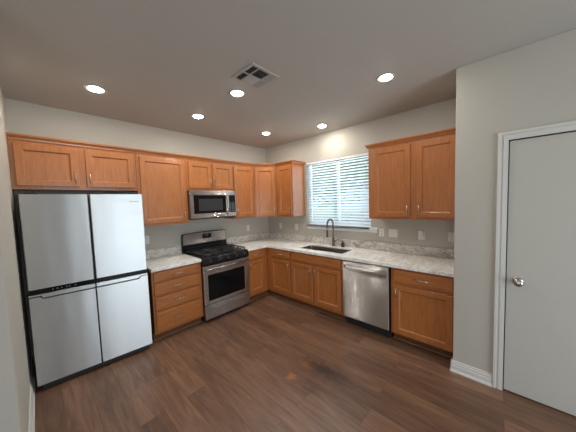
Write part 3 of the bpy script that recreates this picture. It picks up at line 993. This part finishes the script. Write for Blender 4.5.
obj('toe_panel', box(bm_new(), .006, DW - .006, -.560, -.05, .004, .108), M['black_matte'], dwt)
for xx in (.04, DW - .04):
    obj('foot', lathe(bm_new(), [(0, .001), (.015, .001), (.015, .010), (.008, .012), (.008, .110), (0, .110)], Matrix.Translation((xx, -.572, 0)), 10), M['black_matte'], dwt)

# ================================================================== ceiling
def lamp(x, y, label):
    t = thing('ceiling_light', label, 'ceiling light', (x, y, H), 0, 'recessed ceiling lights')
    b_ = bm_new(); lathe(b_, [(.054, -.001), (.090, -.001), (.091, -.0025), (.085, -.0040), (.060, -.0035), (.054, -.002), (.054, -.001)], None, 32)
    obj('trim_ring', b_, M['vent_white'], t)
    b_ = bm_new(); lathe(b_, [(0, -.001), (.052, -.001), (.053, -.0035), (.050, -.0065), (.040, -.0085), (.020, -.0095), (0, -.0097)], None, 32)
    obj('diffuser', b_, M['lamp'], t)
    return t
L0 = lamp(-2.837, -.801, 'recessed ceiling light above the fridge, leftmost of the six')
for x, y, lb in ((-1.837, -1.632, 'recessed ceiling light beside the square air vent'),
                 (-1.835, -.789, 'recessed ceiling light in front of the range and microwave'),
                 (-.713, -.813, 'recessed ceiling light nearest the inside corner of the cabinets'),
                 (-.337, -1.634, 'recessed ceiling light above the sink window'),
                 (-1.036, -2.814, 'recessed ceiling light nearest the pantry wall, rightmost of all')):
    c = copy_tree(L0); c.location = (x, y, H); c['label'] = lb

vn = thing('ceiling_vent', 'square white air vent with louvres in the ceiling', 'vent', (-1.904, -2.000, H))
VS = .152
obj('frame', cells(bm_new(), [-VS, -VS + .026, -.066, -.058, .058, .066, VS - .026, VS], [-VS, -VS + .026, -.005, .005, VS - .026, VS],
    lambda x, y: not ((-VS + .026 < x < -.066 or -.058 < x < .058 or .066 < x < VS - .026) and (-VS + .026 < y < -.005 or .005 < y < VS - .026)), -.012, -.001, 'xy', .002), M['vent_white'], vn)
obj('duct_shade_sheet', box(bm_new(), -VS + .02, VS - .02, -VS + .02, VS - .02, -.0022, -.0012), M['vent_shade'], vn)  # flat sheet under the ceiling, black in place of a shaded cavity
def louvre(x0, x1, y0, y1, along, sgn):
    b_ = bm_new()
    n = 4 if along == 'y' else 7
    for k in range(n):
        if along == 'y':
            c_ = x0 + (x1 - x0) * (k + .5) / n; h_ = .0056 if sgn > 0 else (x1 - x0) / n * .38
            prism(b_, [(c_ - h_, -.0118 if sgn > 0 else -.003), (c_ + h_, -.003 if sgn > 0 else -.0118), (c_ + h_, -.0022 if sgn > 0 else -.0110), (c_ - h_, -.0110 if sgn > 0 else -.0022)], 'y', y0, y1)
        else:
            c_ = y0 + (y1 - y0) * (k + .5) / n; h_ = .0064 if sgn > 0 else (y1 - y0) / n * .55
            prism(b_, [(c_ - h_, -.0118 if sgn > 0 else -.003), (c_ + h_, -.003 if sgn > 0 else -.0118), (c_ + h_, -.0022 if sgn > 0 else -.0110), (c_ - h_, -.0110 if sgn > 0 else -.0022)], 'x', x0, x1)
    obj('louvre', b_, M['vent_white'], vn)
e = VS - .027
louvre(-e, -.067, .006, e, 'y', 1); louvre(-e, -.067, -e, -.006, 'y', 1)
louvre(-.057, .057, -e, -.006, 'x', 1); louvre(-.057, .057, .006, e, 'x', -1)
louvre(.067, e, .006, e, 'y', -1); louvre(.067, e, -e, -.006, 'y', -1)

# ================================================================== outlets and switches
def outlet(label, loc, rz, w=.070, style='outlet', name='wall_outlet', cat='outlet'):
    t = thing(name, label, cat, loc, rz, 'wall plates above the counters')
    obj('plate', box(bm_new(), -w / 2, w / 2, -.006, -.0008, -.057, .057, .002), M['plate_grey'] if style == 'blank' else M['plate'], t)
    if style == 'outlet':
        for z in (-.026, .026):
            r_ = obj('receptacle', box(bm_new(), -.016, .016, -.0085, -.0058, z - .017, z + .017, .0015), M['plate'], t)
            s_ = bm_new()
            for xx in (-.007, .007): box(s_, xx - .0015, xx + .0015, -.0089, -.0084, z - .004, z + .008)
            box(s_, -.0025, .0025, -.0089, -.0084, z - .012, z - .007)
            obj('slots', s_, M['plate_slot'], r_)
    elif style == 'switch2':
        for xx in (-.023, .023):
            obj('rocker', box(bm_new(), xx - .016, xx + .016, -.0095, -.0058, -.033, .033, .002), M['plate'], t)
    elif style == 'charger':
        obj('receptacle', box(bm_new(), -.016, .016, -.0085, -.0058, -.043, -.009, .0015), M['plate'], t)
    return t
outlet('white outlet on the back wall right of the range', (-.538, 0, 1.158), 0)
outlet('white outlet on the back wall just right of the fridge', (-2.285, 0, 1.172), 0)
outlet('white outlet on the window wall nearest the inside corner', (0, -.367, 1.165), -PI / 2)
outlet('white outlet on the window wall left of the window sill', (0, -.785, 1.162), -PI / 2)
outlet('white outlet plate at the right end of the window sill', (0, -2.372, 1.160), -PI / 2)
outlet('double-width white switch plate under the two-door wall cabinet', (0, -2.530, 1.160), -PI / 2, .117, 'switch2', 'wall_switch', 'switch')
outlet('white outlet plate with a small plug-in unit under the two-door cabinet', (0, -2.876, 1.158), -PI / 2, .076, 'charger')
outlet('blank beige wall plate beside the pantry corner', (0, -3.215, 1.162), -PI / 2, .117, 'blank', 'wall_plate', 'plate')
pl = thing('plug_in_unit', 'small white plug-in unit on the outlet under the two-door cabinet', 'plug', (0, -2.884, 1.165), -PI / 2)
b_ = bm_new(); box(b_, -.020, .020, -.045, -.0064, -.008, .052, .008, 2)
obj('shell', b_, M['plate'], pl)

# ================================================================== outside the window
tag(obj('lawn', box(bm_new(), .2, 40, -32, 26, -.35, -.25), M['lawn']), 'sunny lawn outside the window', 'lawn', kind='structure')
def tree(x, y, h, r, label, seed, m='leaf'):
    rn = random.Random(seed)
    t = thing('tree', label, 'tree', (x, y, -.25), 0, 'trees outside the window')
    b_ = bm_new()
    tube(b_, [(0, 0, 0), (.05, .03, h * .3), (0, .1, h * .55), (.1, .2, h * .85)], [r * .10, r * .08, r * .055, r * .02], 9)
    for k in range(9):
        a = rn.random() * 6.28; z0 = h * (.28 + .45 * rn.random()); l = r * (.6 + .4 * rn.random())
        tube(b_, [(0, .05, z0), (l * .5 * math.cos(a), l * .5 * math.sin(a), z0 + l * .35), (l * math.cos(a), l * math.sin(a), z0 + l * .6)], [r * .04, r * .025, r * .008], 6)
    obj('trunk', b_, M['bark'], t)
    f_ = bmesh.new()
    for k in range(900):
        a = rn.random() * 6.28; u = rn.random() ** .5; zz = rn.gauss(0, .42)
        p = Vector((r * u * math.cos(a) * (1 - .3 * abs(zz)), r * u * math.sin(a) * (1 - .3 * abs(zz)), h * .68 + zz * h * .33))
        if p.z < h * .3: continue
        s = r * .09 * (.6 + rn.random())
        d = Vector((rn.gauss(0, 1), rn.gauss(0, 1), rn.gauss(0, 1))).normalized(); e_ = d.orthogonal().normalized(); g_ = d.cross(e_)
        vs = [f_.verts.new(p + e_ * s), f_.verts.new(p + g_ * s * .6 + d * s * .15), f_.verts.new(p - e_ * s), f_.verts.new(p - g_ * s * .6 + d * s * .15)]
        f_.faces.new(vs)
    obj('foliage', f_, M[m], t)
tree(6.5, 2.2, 5.2, 2.0, 'leafy tree beyond the left half of the blind', 3)
tree(9.0, -1.6, 6.4, 2.6, 'taller leafy tree beyond the right half of the blind', 5)
def shrub(x, y, label, seed):
    rn = random.Random(seed)
    t = thing('shrub', label, 'shrub', (x, y, -.25), 0, 'reddish shrubs outside')
    b_ = bm_new()
    for k in range(7): 
        a = rn.random() * 6.28
        tube(b_, [(0, 0, 0), (.3 * math.cos(a), .3 * math.sin(a), .8)], [.03, .012], 6)
    obj('stem', b_, M['bark'], t)
    f_ = bmesh.new()
    for k in range(500):
        a = rn.random() * 6.28; c_ = rn.random() * 2 - 1; q_ = (rn.random()) ** .33
        p = Vector((.65 * q_ * math.cos(a) * math.sqrt(1 - c_ * c_), .65 * q_ * math.sin(a) * math.sqrt(1 - c_ * c_), .85 + .5 * q_ * c_))
        s = .09
        d = Vector((rn.gauss(0, 1), rn.gauss(0, 1), rn.gauss(0, 1))).normalized(); e_ = d.orthogonal().normalized(); g_ = d.cross(e_)
        f_.faces.new([f_.verts.new(p + e_ * s), f_.verts.new(p + g_ * s * .6), f_.verts.new(p - e_ * s), f_.verts.new(p - g_ * s * .6)])
    obj('foliage', f_, M['bush'], t)
shrub(6.4, 1.0, 'reddish shrub low behind the blind, left one of the pair', 11)
shrub(6.4, -.75, 'reddish shrub low behind the blind, right one of the pair', 12)
